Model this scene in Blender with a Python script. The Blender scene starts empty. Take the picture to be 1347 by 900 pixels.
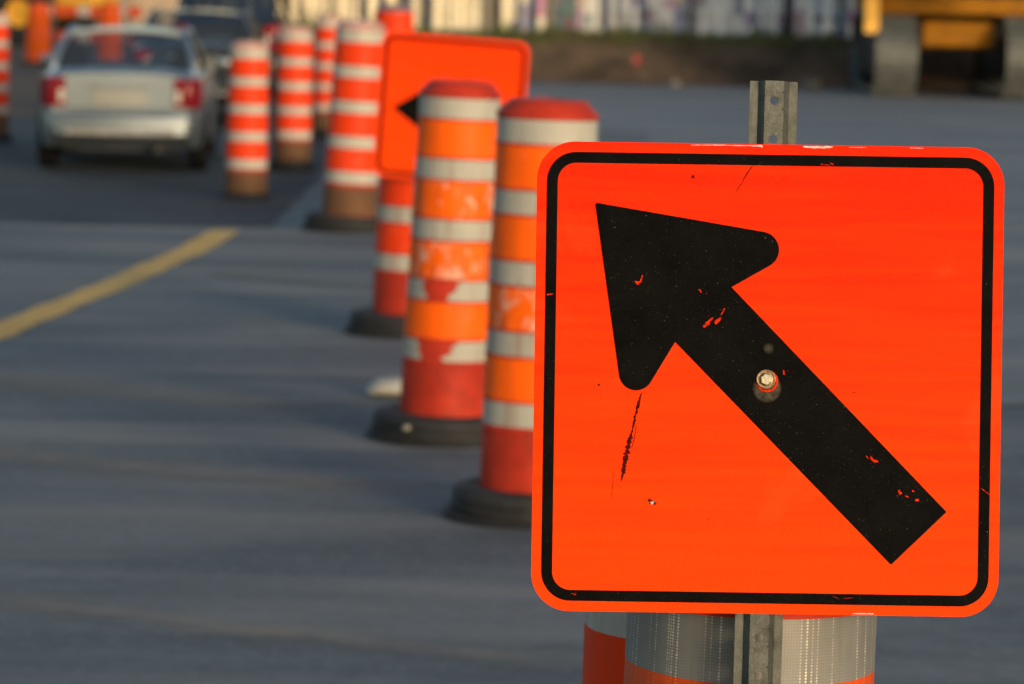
import bpy, math, random
from math import sin, cos, pi, radians as rad, sqrt, atan2
from mathutils import Vector, Matrix, noise

random.seed(7)
sc = bpy.context.scene
COL = sc.collection

# ------------------------------------------------------------------ helpers
class MB:
    def __init__(s):
        s.v, s.f, s.c = [], [], []
    def add(s, vs, fs, col=None):
        n = len(s.v)
        s.v += [tuple(p) for p in vs]
        s.f += [tuple(i + n for i in f) for f in fs]
        s.c += [col] * len(fs)
    def box(s, c, d, M=None, col=None, taper=1.0):
        x, y, z = [q / 2 for q in d]
        vs = [(sx * x * (taper if sz > 0 else 1), sy * y * (taper if sz > 0 else 1), sz * z) for sz in (-1, 1) for sy in (-1, 1) for sx in (-1, 1)]
        vs = [Vector(p) for p in vs]
        if M: vs = [M @ p for p in vs]
        vs = [p + Vector(c) for p in vs]
        s.add(vs, [(0, 2, 3, 1), (4, 5, 7, 6), (0, 1, 5, 4), (2, 6, 7, 3), (0, 4, 6, 2), (1, 3, 7, 5)], col)
    def lathe(s, prof, n=48, a0=0.0, a1=2 * pi, col=None, c=(0, 0, 0), closed=False):
        full = abs(a1 - a0 - 2 * pi) < 1e-6
        m = n if full else n + 1
        vs = []
        for i in range(m):
            a = a0 + (a1 - a0) * i / n
            for r, z in prof: vs.append((c[0] + r * sin(a), c[1] - r * cos(a), c[2] + z))
        k = len(prof); fs = []
        for i in range(n):
            i2 = (i + 1) % m
            for j in range(k if closed else k - 1):
                j2 = (j + 1) % k
                fs.append((i * k + j, i2 * k + j, i2 * k + j2, i * k + j2))
        s.add(vs, fs, col)
    def prism(s, poly, z0, z1, M=None, col=None):
        n = len(poly)
        vs = [Vector((x, y, z0)) for x, y in poly] + [Vector((x, y, z1)) for x, y in poly]
        if M: vs = [M @ p for p in vs]
        fs = [tuple(range(n))[::-1], tuple(range(n, 2 * n))]
        fs += [(i, (i + 1) % n, n + (i + 1) % n, n + i) for i in range(n)]
        s.add(vs, fs, col)
    def tube(s, pts, r, n=8, col=None):
        pts = [Vector(p) for p in pts]
        rs = r if isinstance(r, (list, tuple)) else [r] * len(pts)
        vs = []
        for i, p in enumerate(pts):
            t = (pts[min(i + 1, len(pts) - 1)] - pts[max(i - 1, 0)]).normalized()
            u = t.cross(Vector((0.31, 0.87, 0.11))).normalized(); w = t.cross(u)
            for k in range(n):
                a = 2 * pi * k / n
                vs.append(p + (u * cos(a) + w * sin(a)) * rs[i])
        fs = []
        for i in range(len(pts) - 1):
            for k in range(n):
                fs.append((i * n + k, i * n + (k + 1) % n, (i + 1) * n + (k + 1) % n, (i + 1) * n + k))
        fs.append(tuple(range(n))[::-1]); fs.append(tuple(range((len(pts) - 1) * n, len(pts) * n)))
        s.add(vs, fs, col)
    def build(s, name, mat, parent=None, smooth=False, bevel=0.0, auto=None):
        me = bpy.data.meshes.new(name)
        me.from_pydata(s.v, [], s.f); me.validate(); me.update()
        if any(c is not None for c in s.c):
            at = me.color_attributes.new('Col', 'FLOAT_COLOR', 'CORNER')
            k = 0
            for p in me.polygons:
                c = s.c[p.index] or (1, 1, 1)
                for _ in p.loop_indices:
                    at.data[k].color = (c[0], c[1], c[2], 1); k += 1
        import bmesh
        b = bmesh.new(); b.from_mesh(me)
        bmesh.ops.recalc_face_normals(b, faces=b.faces)
        if auto:
            for f in b.faces: f.smooth = True
            for e in b.edges:
                if len(e.link_faces) == 2 and e.calc_face_angle(0) > rad(auto): e.smooth = False
        elif smooth:
            for f in b.faces: f.smooth = True
        b.to_mesh(me); b.free()
        me.materials.append(mat)
        o = bpy.data.objects.new(name, me); COL.objects.link(o)
        if parent: o.parent = parent
        if bevel:
            m = o.modifiers.new('bevel', 'BEVEL'); m.width = bevel; m.segments = 2; m.limit_method = 'ANGLE'; m.angle_limit = rad(40)
        return o

def tag(o, label=None, cat=None, group=None, kind=None):
    if label: o['label'] = label
    if cat: o['category'] = cat
    if group: o['group'] = group
    if kind: o['kind'] = kind
    return o
def empty(name, loc=(0, 0, 0), rot=(0, 0, 0)):
    o = bpy.data.objects.new(name, None); COL.objects.link(o)
    o.empty_display_size = .1; o.location = loc; o.rotation_euler = rot
    return o
def copy_tree(o, parent=None):
    c = o.copy(); COL.objects.link(c)
    if parent: c.parent = parent
    for ch in list(o.children): copy_tree(ch, c)
    return c

def fbm(x, y, z=0.0, o=4):
    return noise.fractal(Vector((x, y, z)), 1.0, 2.0, o)
def sstep(a, b, x):
    t = min(1, max(0, (x - a) / (b - a))); return t * t * (3 - 2 * t)

# ------------------------------------------------------------------ materials
class NT:
    def __init__(s, name):
        s.m = bpy.data.materials.new(name); s.m.use_nodes = True
        s.t = s.m.node_tree; s.n = s.t.nodes; s.l = s.t.links
        s.b = s.n['Principled BSDF']; s.out = s.n['Material Output']
        s.tc = s.n.new('ShaderNodeTexCoord')
    def link(s, a, b): s.l.new(a, b)
    def mapping(s, scale=(1, 1, 1), src='Object', loc=(0, 0, 0), rot=(0, 0, 0)):
        m = s.n.new('ShaderNodeMapping'); s.link(s.tc.outputs[src], m.inputs[0])
        m.inputs['Scale'].default_value = scale; m.inputs['Location'].default_value = loc; m.inputs['Rotation'].default_value = rot
        return m.outputs[0]
    def noise(s, vec, scale, detail=4, rough=.55, dist=0.0):
        n = s.n.new('ShaderNodeTexNoise'); s.link(vec, n.inputs['Vector'])
        n.inputs['Scale'].default_value = scale; n.inputs['Detail'].default_value = detail
        n.inputs['Roughness'].default_value = rough; n.inputs['Distortion'].default_value = dist
        return n.outputs['Fac']
    def voro(s, vec, scale, feature='F1'):
        n = s.n.new('ShaderNodeTexVoronoi'); n.feature = feature; s.link(vec, n.inputs['Vector']); n.inputs['Scale'].default_value = scale
        return n.outputs['Distance']
    def ramp(s, fac, stops, interp='LINEAR'):
        r = s.n.new('ShaderNodeValToRGB'); s.link(fac, r.inputs[0]); e = r.color_ramp.elements
        r.color_ramp.interpolation = interp
        while len(e) < len(stops): e.new(0.5)
        for i, (p, c) in enumerate(stops):
            e[i].position = p
            e[i].color = (c, c, c, 1) if not isinstance(c, (tuple, list)) else (*c[:3], 1)
        return r.outputs[0]
    def mix(s, fac, a, b, mode='MIX'):
        m = s.n.new('ShaderNodeMix'); m.data_type = 'RGBA'; m.blend_type = mode
        for sock, v in ((m.inputs[0], fac), (m.inputs[6], a), (m.inputs[7], b)):
            if isinstance(v, (int, float)): sock.default_value = v
            elif isinstance(v, (tuple, list)): sock.default_value = (*v[:3], 1)
            else: s.link(v, sock)
        return m.outputs[2]
    def math(s, op, a, b=None, c=None):
        m = s.n.new('ShaderNodeMath'); m.operation = op
        for i, v in enumerate((a, b, c)):
            if v is None: continue
            if isinstance(v, (int, float)): m.inputs[i].default_value = v
            else: s.link(v, m.inputs[i])
        return m.outputs[0]
    def bump(s, h, strength=.3, dist=.01):
        b = s.n.new('ShaderNodeBump'); s.link(h, b.inputs['Height']); b.inputs['Strength'].default_value = strength; b.inputs['Distance'].default_value = dist
        s.link(b.outputs[0], s.b.inputs['Normal'])
    def set(s, color=None, rough=None, metal=None, spec=None):
        for k, v in (('Base Color', color), ('Roughness', rough), ('Metallic', metal), ('Specular IOR Level', spec)):
            if v is None: continue
            if isinstance(v, (int, float)): s.b.inputs[k].default_value = v
            elif isinstance(v, (tuple, list)): s.b.inputs[k].default_value = (*v[:3], 1)
            else: s.link(v, s.b.inputs[k])
        return s.m

def simple(name, col, rough=.6, metal=0.0, var=.18, scale=6.0, bump=0.0, spec=.5, dirt=0.0, dirtcol=(.06, .05, .04)):
    t = NT(name); v = t.mapping()
    f = t.noise(v, scale, 5)
    c = t.mix(t.ramp(f, [(.3, 0.0), (.7, 1.0)]), tuple(q * (1 - var) for q in col), tuple(min(1, q * (1 + var)) for q in col))
    if dirt:
        g = t.noise(v, scale * 2.7, 6, .65)
        c = t.mix(t.math('MULTIPLY', t.ramp(g, [(.45, 0.0), (.75, 1.0)]), dirt), c, dirtcol)
    if bump: t.bump(t.noise(v, scale * 12, 3), bump, .004)
    return t.set(c, rough, metal, spec)

M = {}
# orange sheeting of the drums, worn: scratches down to the red plastic, pale scuffs, dirt
def sheeting(name, col, worn=.25, scuff=.12, pale=(.55, .45, .38), seed=0.0, thr=.60):
    t = NT(name); v = t.mapping(loc=(seed, seed * .7, 0))
    big = t.noise(v, 7, 5); fine = t.noise(v, 60, 4)
    c = t.mix(t.ramp(big, [(.3, 0.0), (.75, 1.0)]), tuple(q * .86 for q in col), col)
    streak = t.noise(t.mapping((22, 22, 1.6), loc=(seed, 0, 0)), 1.0, 5, .6)
    c = t.mix(t.math('MULTIPLY', t.ramp(streak, [(.53, 0.0), (.66, 1.0)]), worn), c, (.20, .06, .03))
    sc1 = t.noise(t.mapping((14, 14, 9), loc=(seed + 4, 2, 1)), 1.0, 6, .7, 1.2)
    c = t.mix(t.math('MULTIPLY', t.ramp(sc1, [(thr, 0.0), (thr + .05, 1.0)]), scuff), c, pale)
    c = t.mix(t.math('MULTIPLY', t.ramp(fine, [(.5, 0.0), (.8, 1.0)]), .12), c, (.1, .06, .04))
    t.bump(fine, .08, .002)
    return t.set(c, .5, 0.0, .15)
M['orange'] = sheeting('worn_orange_sheeting', (1.0, .128, .001))
M['orange_scuffed'] = sheeting('scuffed_orange_sheeting', (1.0, .135, .001), .75, .75, (.62, .47, .37), 3.3, .54)
M['orange_far'] = sheeting('red_orange_sheeting', (.80, .045, .003), .15, .08, seed=1.7)
M['orange_lit'] = sheeting('bright_orange_plastic', (1.0, .13, .022), 0.0, 0.0, seed=6.0)
M['white'] = sheeting('dirty_white_sheeting', (.42, .405, .35), .40, .25, (.3, .28, .25), 2.1)
M['white_far'] = sheeting('pale_white_sheeting', (.46, .44, .38), .2, .08, (.35, .33, .3), 5.1)
M['tyre'] = simple('dark_tyre_rubber', (.012, .012, .013), .85, 0, .3, 9, .3, .1)
M['loader'] = simple('sunlit_yellow_paint', (.80, .40, .04), .6, 0, .2, 3, .05, .2, .15)
M['red_plastic'] = simple('faded_red_plastic', (.43, .032, .014), .6, 0, .3, 5, .1, .15, .4, (.13, .03, .02))
M['pink_plastic'] = simple('sun_bleached_plastic', (.52, .30, .25), .6, 0, .2, 5, .1, .4, .2)
M['purple_plastic'] = simple('greyish_plastic', (.20, .13, .14), .6)
M['rubber'] = simple('black_rubber', (.020, .020, .021), .75, 0, .35, 9, .4, .3, .25, (.07, .065, .06))
M['brown_plastic'] = simple('dirty_brown_plastic', (.125, .058, .026), .75, 0, .2, 6, .1, .3, .3)

# reflective sheeting of the nearest drum: honeycomb, with glints painted into the colour in columns
def prismatic(name, base, glint, cell=.0042):
    t = NT(name)
    sx = t.n.new('ShaderNodeSeparateXYZ'); t.link(t.tc.outputs['Object'], sx.inputs[0])
    ang = t.math('ARCTAN2', sx.outputs[0], t.math('MULTIPLY', sx.outputs[1], -1))
    u = t.math('MULTIPLY', ang, .172 / cell); w = t.math('MULTIPLY', sx.outputs[2], 1 / cell)
    fu = t.math('SUBTRACT', t.math('FRACT', u), .5); fw = t.math('SUBTRACT', t.math('FRACT', w), .5)
    d = t.math('SQRT', t.math('ADD', t.math('MULTIPLY', fu, fu), t.math('MULTIPLY', fw, fw)))
    dot = t.ramp(d, [(.22, 1.0), (.46, 0.0)])
    cb = t.n.new('ShaderNodeCombineXYZ'); t.link(t.math('FLOOR', t.math('MULTIPLY', u, .5)), cb.inputs[0])
    wn = t.n.new('ShaderNodeTexWhiteNoise'); wn.noise_dimensions = '1D'; t.link(t.math('FLOOR', u), wn.inputs['W'])
    col_amt = t.ramp(wn.outputs['Value'], [(.70, .03), (.93, 1.0)])
    cb2 = t.n.new('ShaderNodeCombineXYZ'); t.link(t.math('FLOOR', u), cb2.inputs[0]); t.link(t.math('FLOOR', w), cb2.inputs[1])
    wn2 = t.n.new('ShaderNodeTexWhiteNoise'); wn2.noise_dimensions = '2D'; t.link(cb2.outputs[0], wn2.inputs['Vector'])
    amt = t.math('MULTIPLY', t.math('MULTIPLY', dot, col_amt), t.math('ADD', t.math('MULTIPLY', wn2.outputs['Value'], .6), .4))
    v = t.mapping()
    big = t.noise(v, 9, 6, .65); strk = t.noise(t.mapping((60, 60, 5)), 1.0, 5, .6)
    c = t.mix(t.ramp(big, [(.3, 0.0), (.75, 1.0)]), tuple(q * .72 for q in base), base)
    c = t.mix(t.math('MULTIPLY', t.ramp(strk, [(.5, 0.0), (.75, 1.0)]), .45), c, tuple(q * .45 for q in base))
    c = t.mix(t.math('MULTIPLY', t.ramp(d, [(.36, 0.0), (.5, 1.0)]), .28), c, tuple(q * .5 for q in base))
    amt = t.math('MULTIPLY', amt, t.ramp(t.noise(t.mapping((9, 9, 14), loc=(3, 1, 2)), 1.0, 6, .7, .8), [(.36, .12), (.62, 1.0)]))
    c = t.mix(amt, c, glint)
    t.bump(dot, .06, .0006)
    return t.set(c, .42, .1, .4)
M['prism_white'] = prismatic('honeycomb_white_sheeting', (.222, .218, .202), (.95, .88, .72))
M['prism_orange'] = prismatic('honeycomb_orange_sheeting', (.80, .085, .006), (1.0, .32, .05))

# sign face
def sign_orange(name, base, top_tone):
    t = NT(name); v = t.mapping()
    sx = t.n.new('ShaderNodeSeparateXYZ'); t.link(t.tc.outputs['Object'], sx.inputs[0])
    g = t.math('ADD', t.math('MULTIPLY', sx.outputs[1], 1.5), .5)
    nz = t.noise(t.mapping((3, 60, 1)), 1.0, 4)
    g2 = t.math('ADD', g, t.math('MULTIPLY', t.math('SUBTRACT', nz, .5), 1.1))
    c = t.mix(t.ramp(g2, [(.15, 0.0), (.95, 1.0)]), base, top_tone)  # redder toward the top: retroreflective gradient put into the colour
    # honeycomb of the reflective film
    wv = t.voro(t.mapping((1, 1, .2), rot=(0, 0, .6)), 330)
    c = t.mix(t.math('MULTIPLY', t.ramp(wv, [(.25, 0.0), (.7, 1.0)]), .40), c, tuple(q * .6 for q in base))
    sm = t.noise(v, 5, 7, .7, .6)
    c = t.mix(t.math('MULTIPLY', t.ramp(sm, [(.56, 0.0), (.74, 1.0)]), .16), c, (1.0, .17, .04))
    c = t.mix(t.math('MULTIPLY', t.ramp(t.noise(v, 260, 2), [(.73, 0.0), (.8, 1.0)]), .35), c, (.35, .03, .01))
    t.bump(t.noise(v, 3.2, 3), .12, .01)
    return t.set(c, .6, 0, .06)
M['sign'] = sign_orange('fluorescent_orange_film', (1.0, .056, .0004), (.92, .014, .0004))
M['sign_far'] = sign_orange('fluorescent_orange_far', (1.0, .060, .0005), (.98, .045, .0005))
M['sign_edge'] = simple('aluminium_plate', (.55, .54, .52), .45, .7, .2, 20)
def arrow_black(name):
    t = NT(name); v = t.mapping()
    c = t.mix(t.ramp(t.noise(v, 14, 6, .7), [(.35, 0.0), (.8, 1.0)]), (.0014, .0013, .0012), (.0055, .005, .0045))
    sp = t.noise(v, 420, 2, .5)
    c = t.mix(t.math('MULTIPLY', t.ramp(sp, [(.70, 0.0), (.78, 1.0)]), .55), c, (.16, .15, .12))
    # pale rub ring left by the bolt washer and a small rub above it
    def spot(cx, cy, r0, r1, ry=1.0):
        sx = t.n.new('ShaderNodeVectorMath'); sx.operation = 'DISTANCE'
        t.link(t.mapping((1, ry, 0)), sx.inputs[0]); sx.inputs[1].default_value = (cx, cy * ry, 0)
        return t.ramp(sx.outputs['Value'], [(r0, 1.0), (r1, 0.0)])
    rub = t.math('MULTIPLY', spot(-.0008, -.0120, .015, .019), t.ramp(t.noise(v, 90, 5, .7), [(.3, .1), (.75, .75)]))
    rub2 = t.math('MULTIPLY', spot(.0005, .0405, .003, .007), t.ramp(t.noise(v, 120, 5, .7), [(.3, .15), (.75, .8)]))
    c = t.mix(rub, c, (.15, .125, .085)); c = t.mix(rub2, c, (.10, .09, .07))
    return t.set(c, .6, 0, .035)
M['black_film'] = arrow_black('black_film')
M['scrape'] = simple('dark_scrape', (.06, .004, .002), .7, 0, .7, 160, 0, .03)
M['chip'] = simple('white_chip', (.55, .54, .52), .6, 0, .2, 200)
M['bare'] = simple('bare_orange', (.62, .024, .002), .7, 0, .5, 260, 0, .03)

def galvanised(name):
    t = NT(name); v = t.mapping()
    c = t.mix(t.ramp(t.noise(v, 30, 6, .7), [(.32, 0.0), (.7, 1.0)]), (.045, .048, .040), (.14, .145, .125))
    sp = t.noise(v, 420, 4, .7)
    c = t.mix(t.math('MULTIPLY', t.ramp(sp, [(.5, 0.0), (.75, 1.0)]), .4), c, (.26, .265, .25))
    c = t.mix(t.math('MULTIPLY', t.ramp(t.noise(t.mapping((120, 120, 9)), 1.0, 5, .65), [(.52, 0.0), (.7, 1.0)]), .6), c, (.05, .042, .032))
    t.bump(t.noise(v, 130, 4), .25, .001)
    return t.set(c, .55, .55, .5)
M['galv'] = galvanised('galvanised_steel')
M['zinc'] = simple('zinc_bolt', (.36, .34, .25), .42, .7, .3, 260)
M['washer'] = simple('brassy_washer', (.20, .125, .065), .42, .75, .4, 260)

def asphalt(name, a, b, stain, fine=1.0):
    t = NT(name); v = t.mapping()
    big = t.noise(v, .35, 6, .6); mid = t.noise(t.mapping((.7, 1.6, 1)), 2.4, 7, .68)
    streak = t.noise(t.mapping((.35, 1.7, 1), rot=(0, 0, rad(-8))), 1.0, 4, .55, .4)
    grit = t.noise(v, 9, 8, .78); grit2 = t.noise(t.mapping(loc=(5, 2, 1)), 16, 6, .75)
    agg = t.noise(v, 140, 3, .7); agg2 = t.voro(v, 75)
    c = t.mix(t.ramp(big, [(.3, 0.0), (.72, 1.0)]), a, b)
    c = t.mix(t.math('MULTIPLY', t.ramp(mid, [(.42, 0.0), (.66, 1.0)]), .55), c, stain)
    c = t.mix(t.math('MULTIPLY', t.ramp(streak, [(.40, 0.0), (.66, 1.0)]), .7), c, tuple(q * .50 for q in a))  # dark bands painted into the colour in place of long shadows
    c = t.mix(t.math('MULTIPLY', t.ramp(grit, [(.46, 0.0), (.60, 1.0)]), .50), c, tuple(q * .5 for q in a))
    c = t.mix(t.math('MULTIPLY', t.ramp(grit2, [(.54, 0.0), (.66, 1.0)]), .50), c, tuple(q * 1.5 for q in b))
    c = t.mix(t.math('MULTIPLY', t.ramp(t.voro(v, 3.3), [(.03, 1.0), (.06, 0.0)]), .5), c, tuple(q * .3 for q in a))
    sun_streak = t.noise(t.mapping((.22, 1.15, 1), rot=(0, 0, rad(-12)), loc=(7, 3, 0)), 1.0, 4, .6, .3)
    c = t.mix(t.math('MULTIPLY', t.ramp(sun_streak, [(.48, 0.0), (.68, 1.0)]), .7), c, (b[0] * 1.55, b[1] * 1.28, b[2] * 1.08))  # warm stripes of low sunlight painted into the ground colour
    c = t.mix(t.math('MULTIPLY', t.ramp(agg, [(.42, 0.0), (.8, 1.0)]), .6), c, tuple(q * 1.7 for q in b))
    c = t.mix(t.math('MULTIPLY', t.ramp(agg2, [(.1, 1.0), (.5, 0.0)]), .25), c, tuple(q * .55 for q in a))
    # hairline cracks
    cr = t.voro(t.mix(.12, v, t.n.new('ShaderNodeTexNoise').outputs['Color']), .55, 'DISTANCE_TO_EDGE')
    c = t.mix(t.math('MULTIPLY', t.ramp(cr, [(.0, 1.0), (.010, 0.0)]), .16), c, tuple(q * .3 for q in a))
    h = t.math('ADD', t.math('MULTIPLY', agg, .5), t.math('MULTIPLY', t.noise(v, 9, 4), 1.0))
    t.bump(h, .35 * fine, .01)
    return t.set(c, .85, 0, .3)
M['pad'] = asphalt('worn_pale_asphalt', (.094, .108, .117), (.158, .174, .186), (.070, .081, .088))
M['road'] = asphalt('fresh_dark_asphalt', (.012, .015, .018), (.062, .074, .084), (.010, .012, .014))
M['dirt'] = asphalt('brown_dirt', (.085, .058, .038), (.15, .105, .07), (.05, .035, .022), 2.0)
def bankmat():
    t = NT('dark_earth'); v = t.mapping()
    c = t.mix(t.ramp(t.noise(v, 1.3, 7, .65), [(.35, 0.0), (.7, 1.0)]), (.055, .040, .026), (.16, .105, .065))
    c = t.mix(t.math('MULTIPLY', t.ramp(t.voro(v, 3.5), [(.1, 1.0), (.45, 0.0)]), .35), c, (.11, .085, .06))
    t.bump(t.noise(v, 6, 6, .7), .8, .08)
    return t.set(c, .95, 0, .2)
M['bank'] = bankmat()
def linepaint():
    t = NT('worn_yellow_paint'); v = t.mapping()
    c = t.mix(t.ramp(t.noise(v, 3, 6, .65), [(.35, 0.0), (.7, 1.0)]), (.62, .33, .055), (.80, .47, .10))
    c = t.mix(t.ramp(t.noise(v, 45, 6, .75), [(.52, 0.0), (.66, 1.0)]), c, (.17, .145, .11))
    t.bump(t.noise(v, 120, 3), .3, .004)
    return t.set(c, .7, 0, .3)
M['line'] = linepaint()
def faintpaint():
    t = NT('faded_yellow_paint'); v = t.mapping()
    c = t.mix(t.ramp(t.noise(v, 12, 6, .75), [(.38, 0.0), (.60, 1.0)]), (.185, .165, .12), (.13, .137, .142))
    return t.set(c, .8, 0, .3)
M['faint'] = faintpaint()
def vcol(name, rough=.7, var=.25, scale=5.0, dirt=.4):
    t = NT(name); v = t.mapping()
    a = t.n.new('ShaderNodeAttribute'); a.attribute_name = 'Col'
    c = t.mix(t.math('MULTIPLY', t.ramp(t.noise(v, scale, 6, .65), [(.4, 0.0), (.75, 1.0)]), dirt), a.outputs['Color'], (.10, .085, .07))
    return t.set(c, rough, 0, .3)
M['board'] = vcol('painted_boards')
M['grassm'] = vcol('grass_blades', .8, dirt=.1)
M['glass'] = None
def glassm(name, tint, refl=1.0):
    t = NT(name); t.n.remove(t.b)
    tr = t.n.new('ShaderNodeBsdfTransparent'); tr.inputs[0].default_value = (*tint, 1)
    gl = t.n.new('ShaderNodeBsdfGlossy'); gl.inputs['Roughness'].default_value = .03; gl.inputs[0].default_value = (.9, .9, .9, 1)
    fr = t.n.new('ShaderNodeLayerWeight'); fr.inputs[0].default_value = .5
    mx = t.n.new('ShaderNodeMixShader'); t.link(t.math('ADD', t.math('MULTIPLY', t.math('POWER', fr.outputs['Facing'], 4.0), .6), .06 * refl), mx.inputs[0]); t.link(tr.outputs[0], mx.inputs[1]); t.link(gl.outputs[0], mx.inputs[2])
    t.link(mx.outputs[0], t.out.inputs[0]); return t.m
M['glass'] = glassm('tinted_glass', (.80, .84, .87), 1.5)
M['glass_dark'] = glassm('dark_tinted_glass', (.22, .25, .28), 2.2)
def paint(name, col, metal=.45, rough=.32, dust_or_sunstreak=.3):
    t = NT(name); v = t.mapping()
    sx = t.n.new('ShaderNodeSeparateXYZ'); t.link(t.tc.outputs['Object'], sx.inputs[0])
    low = t.ramp(sx.outputs[2], [(.2, 1.0), (.75, 0.0)])
    d = t.math('MULTIPLY', t.math('ADD', t.math('MULTIPLY', low, .8), .25), t.ramp(t.noise(v, 6, 5), [(.3, .4), (.7, 1.0)]))
    c = t.mix(t.math('MULTIPLY', d, dust_or_sunstreak), col, (.14, .12, .095))
    t.b.inputs['Coat Weight'].default_value = .5; t.b.inputs['Coat Roughness'].default_value = .08
    return t.set(c, rough, metal, .5)
M['silver'] = paint('silver_paint', (.27, .315, .345), .85, .42, .12)
M['bluegrey'] = paint('blue_grey_paint', (.035, .047, .060), .5, .25, .1)
M['blackp'] = paint('black_paint', (.018, .02, .026), .3, .25)
M['dark'] = simple('dark_interior', (.012, .013, .015), .7)
M['trim'] = simple('black_plastic_trim', (.02, .02, .022), .55)
M['lamp'] = simple('red_lamp_glass', (.20, .003, .010), .18, 0, .15, 30)
M['lampw'] = simple('clear_lamp_glass', (.62, .58, .52), .2, .2, .1, 30)
M['plate'] = simple('pale_plate', (.30, .295, .26), .45, 0, .05, 30)
M['alloy'] = simple('alloy_rim', (.35, .35, .36), .35, .8)
M['cat'] = simple('dusty_yellow_paint_shaded', (.29, .115, .003), .7, 0, .2, 3, .05, .15, .25, (.16, .10, .05))  # yellow darkened to carry the excavator's shade, with brown dirt mixed in
M['shoe'] = simple('worn_track_steel', (.115, .128, .125), .6, .45, .3, 6, .2, .4, .4, (.12, .10, .08))
M['steel'] = simple('dark_steel', (.03, .03, .032), .55, .4)
M['wood'] = simple('bright_yellow_paint', (.85, .44, .07), .75, 0, .25, 5, .2)
M['bark'] = simple('dark_bark', (.045, .033, .024), .9, 0, .4, 14, .6)
M['leaf'] = simple('leaf', (.06, .07, .025), .7, 0, .4, 3)
M['sand'] = simple('sand', (.52, .36, .21), .95, 0, .15, 3, .4)
M['stone'] = simple('grey_stone', (.12, .11, .095), .9, 0, .3, 8, .4)
M['bag'] = simple('cream_sackcloth', (.42, .40, .34), .8, 0, .2, 20, .4, .3, .25)
M['flag'] = simple('red_vinyl', (.25, .02, .015), .6)
M['scrap'] = simple('pale_pebble', (.26, .24, .2), .7, 0, .2, 60)

# ------------------------------------------------------------------ ground
NEAR = -.36
def gz(x, y):
    z = -.3 * sstep(25.2, 26.6, y) * sstep(-1.25, -2.15, x)
    if y < 9.2: z += -.36 * sstep(9.0, 6.4, y)
    return z
def undul(x, y):
    if y > 300 or abs(x) > 60: return 0
    return .006 * fbm(x * .35, y * .5) + .0035 * fbm(x * 1.3, y * 1.6, 3.1)
def axis(parts):
    out = []
    for a, b, st in parts:
        n = max(1, round((b - a) / st))
        out += [a + (b - a) * i / n for i in range(n)]
    out.append(parts[-1][1]); return out
def sheet(name, mat, xs, ys, zf, kind='structure', smooth=True, uvmask=None):
    m = MB(); vs = [(x, y, zf(x, y)) for y in ys for x in xs]; k = len(xs)
    fs = [(j * k + i, j * k + i + 1, (j + 1) * k + i + 1, (j + 1) * k + i) for j in range(len(ys) - 1) for i in range(k - 1)]
    m.add(vs, fs); o = m.build(name, mat, smooth=smooth); tag(o, kind=kind); return o
gx = axis([(-900, -60, 140), (-60, -12, 6), (-12, -4, .5), (-4, -1, .12), (-1, 6, .3), (6, 14, 1), (14, 60, 6), (60, 900, 140)])
gy = axis([(-120, -6, 12), (-6, 3, 1), (3, 24.5, .25), (24.5, 28, .12), (28, 60, .6), (60, 180, 8), (180, 1500, 120)])
sheet('ground', M['pad'], gx, gy, lambda x, y: gz(x, y) + undul(x, y))
# fresh lane of dark asphalt on the lower level
def lane_x(y): return -1.86 - .07 * sin(y * .3)
ys = axis([(25.5, 28, .12), (28, 66, .6), (66, 170, 8)])
us = [i / 40 for i in range(41)]
m = MB()
for y in ys:
    for u in us:
        x = -9.5 + (lane_x(y) + .12 * fbm(y * 1.3, 0.3) + 9.5) * u
        yy = y + (.45 * fbm(x * 1.1, 7.7) + .16 * fbm(x * 7, 1.7) if y < 25.75 else 0)
        m.v.append((x, yy, gz(x, yy) + undul(x, yy) + .006))
k = len(us); m.f = [(j * k + i, j * k + i + 1, (j + 1) * k + i + 1, (j + 1) * k + i) for j in range(len(ys) - 1) for i in range(k - 1)]
m.c = [None] * len(m.f)
tag(m.build('road', M['road'], smooth=True), kind='structure')
# brown unpaved shoulder left of the lane, far off
sheet('dirt_shoulder', M['dirt'], axis([(-60, -9, 3), (-9, -5.6, .4)]), axis([(47, 80, 1), (80, 300, 20)]),
      lambda x, y: gz(x, y) + undul(x, y) + .010 + .05 * sstep(-6, -9, x) * (1 + fbm(x * .6, y * .6)))
M['gravel'] = asphalt('pale_gravel', (.135, .152, .164), (.20, .218, .23), (.11, .124, .134), 2.0)
m = MB(); ys = axis([(16, 30, .4), (30, 53.6, .8)]); us = [i / 40 for i in range(41)]
for y in ys:
    for u in us:
        x0 = .9 + .02 * (y - 16) + .35 * fbm(y * .5, 9) if y < 40 else -.6 + .5 * fbm(y * .3, 9)
        x = x0 + (26 - x0) * u ** 1.6; yy = y + (1.2 * fbm(x * .5, 4.4) if y < 16.3 else 0)
        m.v.append((x, yy, gz(x, yy) + undul(x, yy) + .004 + .012 * max(0, fbm(x * 1.7, yy * 1.7)) * min(1, u * 8)))
k = len(us); m.f = [(j * k + i, j * k + i + 1, (j + 1) * k + i + 1, (j + 1) * k + i) for j in range(len(ys) - 1) for i in range(k - 1)]; m.c = [None] * len(m.f)
tag(m.build('gravel_lot', M['gravel'], smooth=True), kind='structure')
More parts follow.
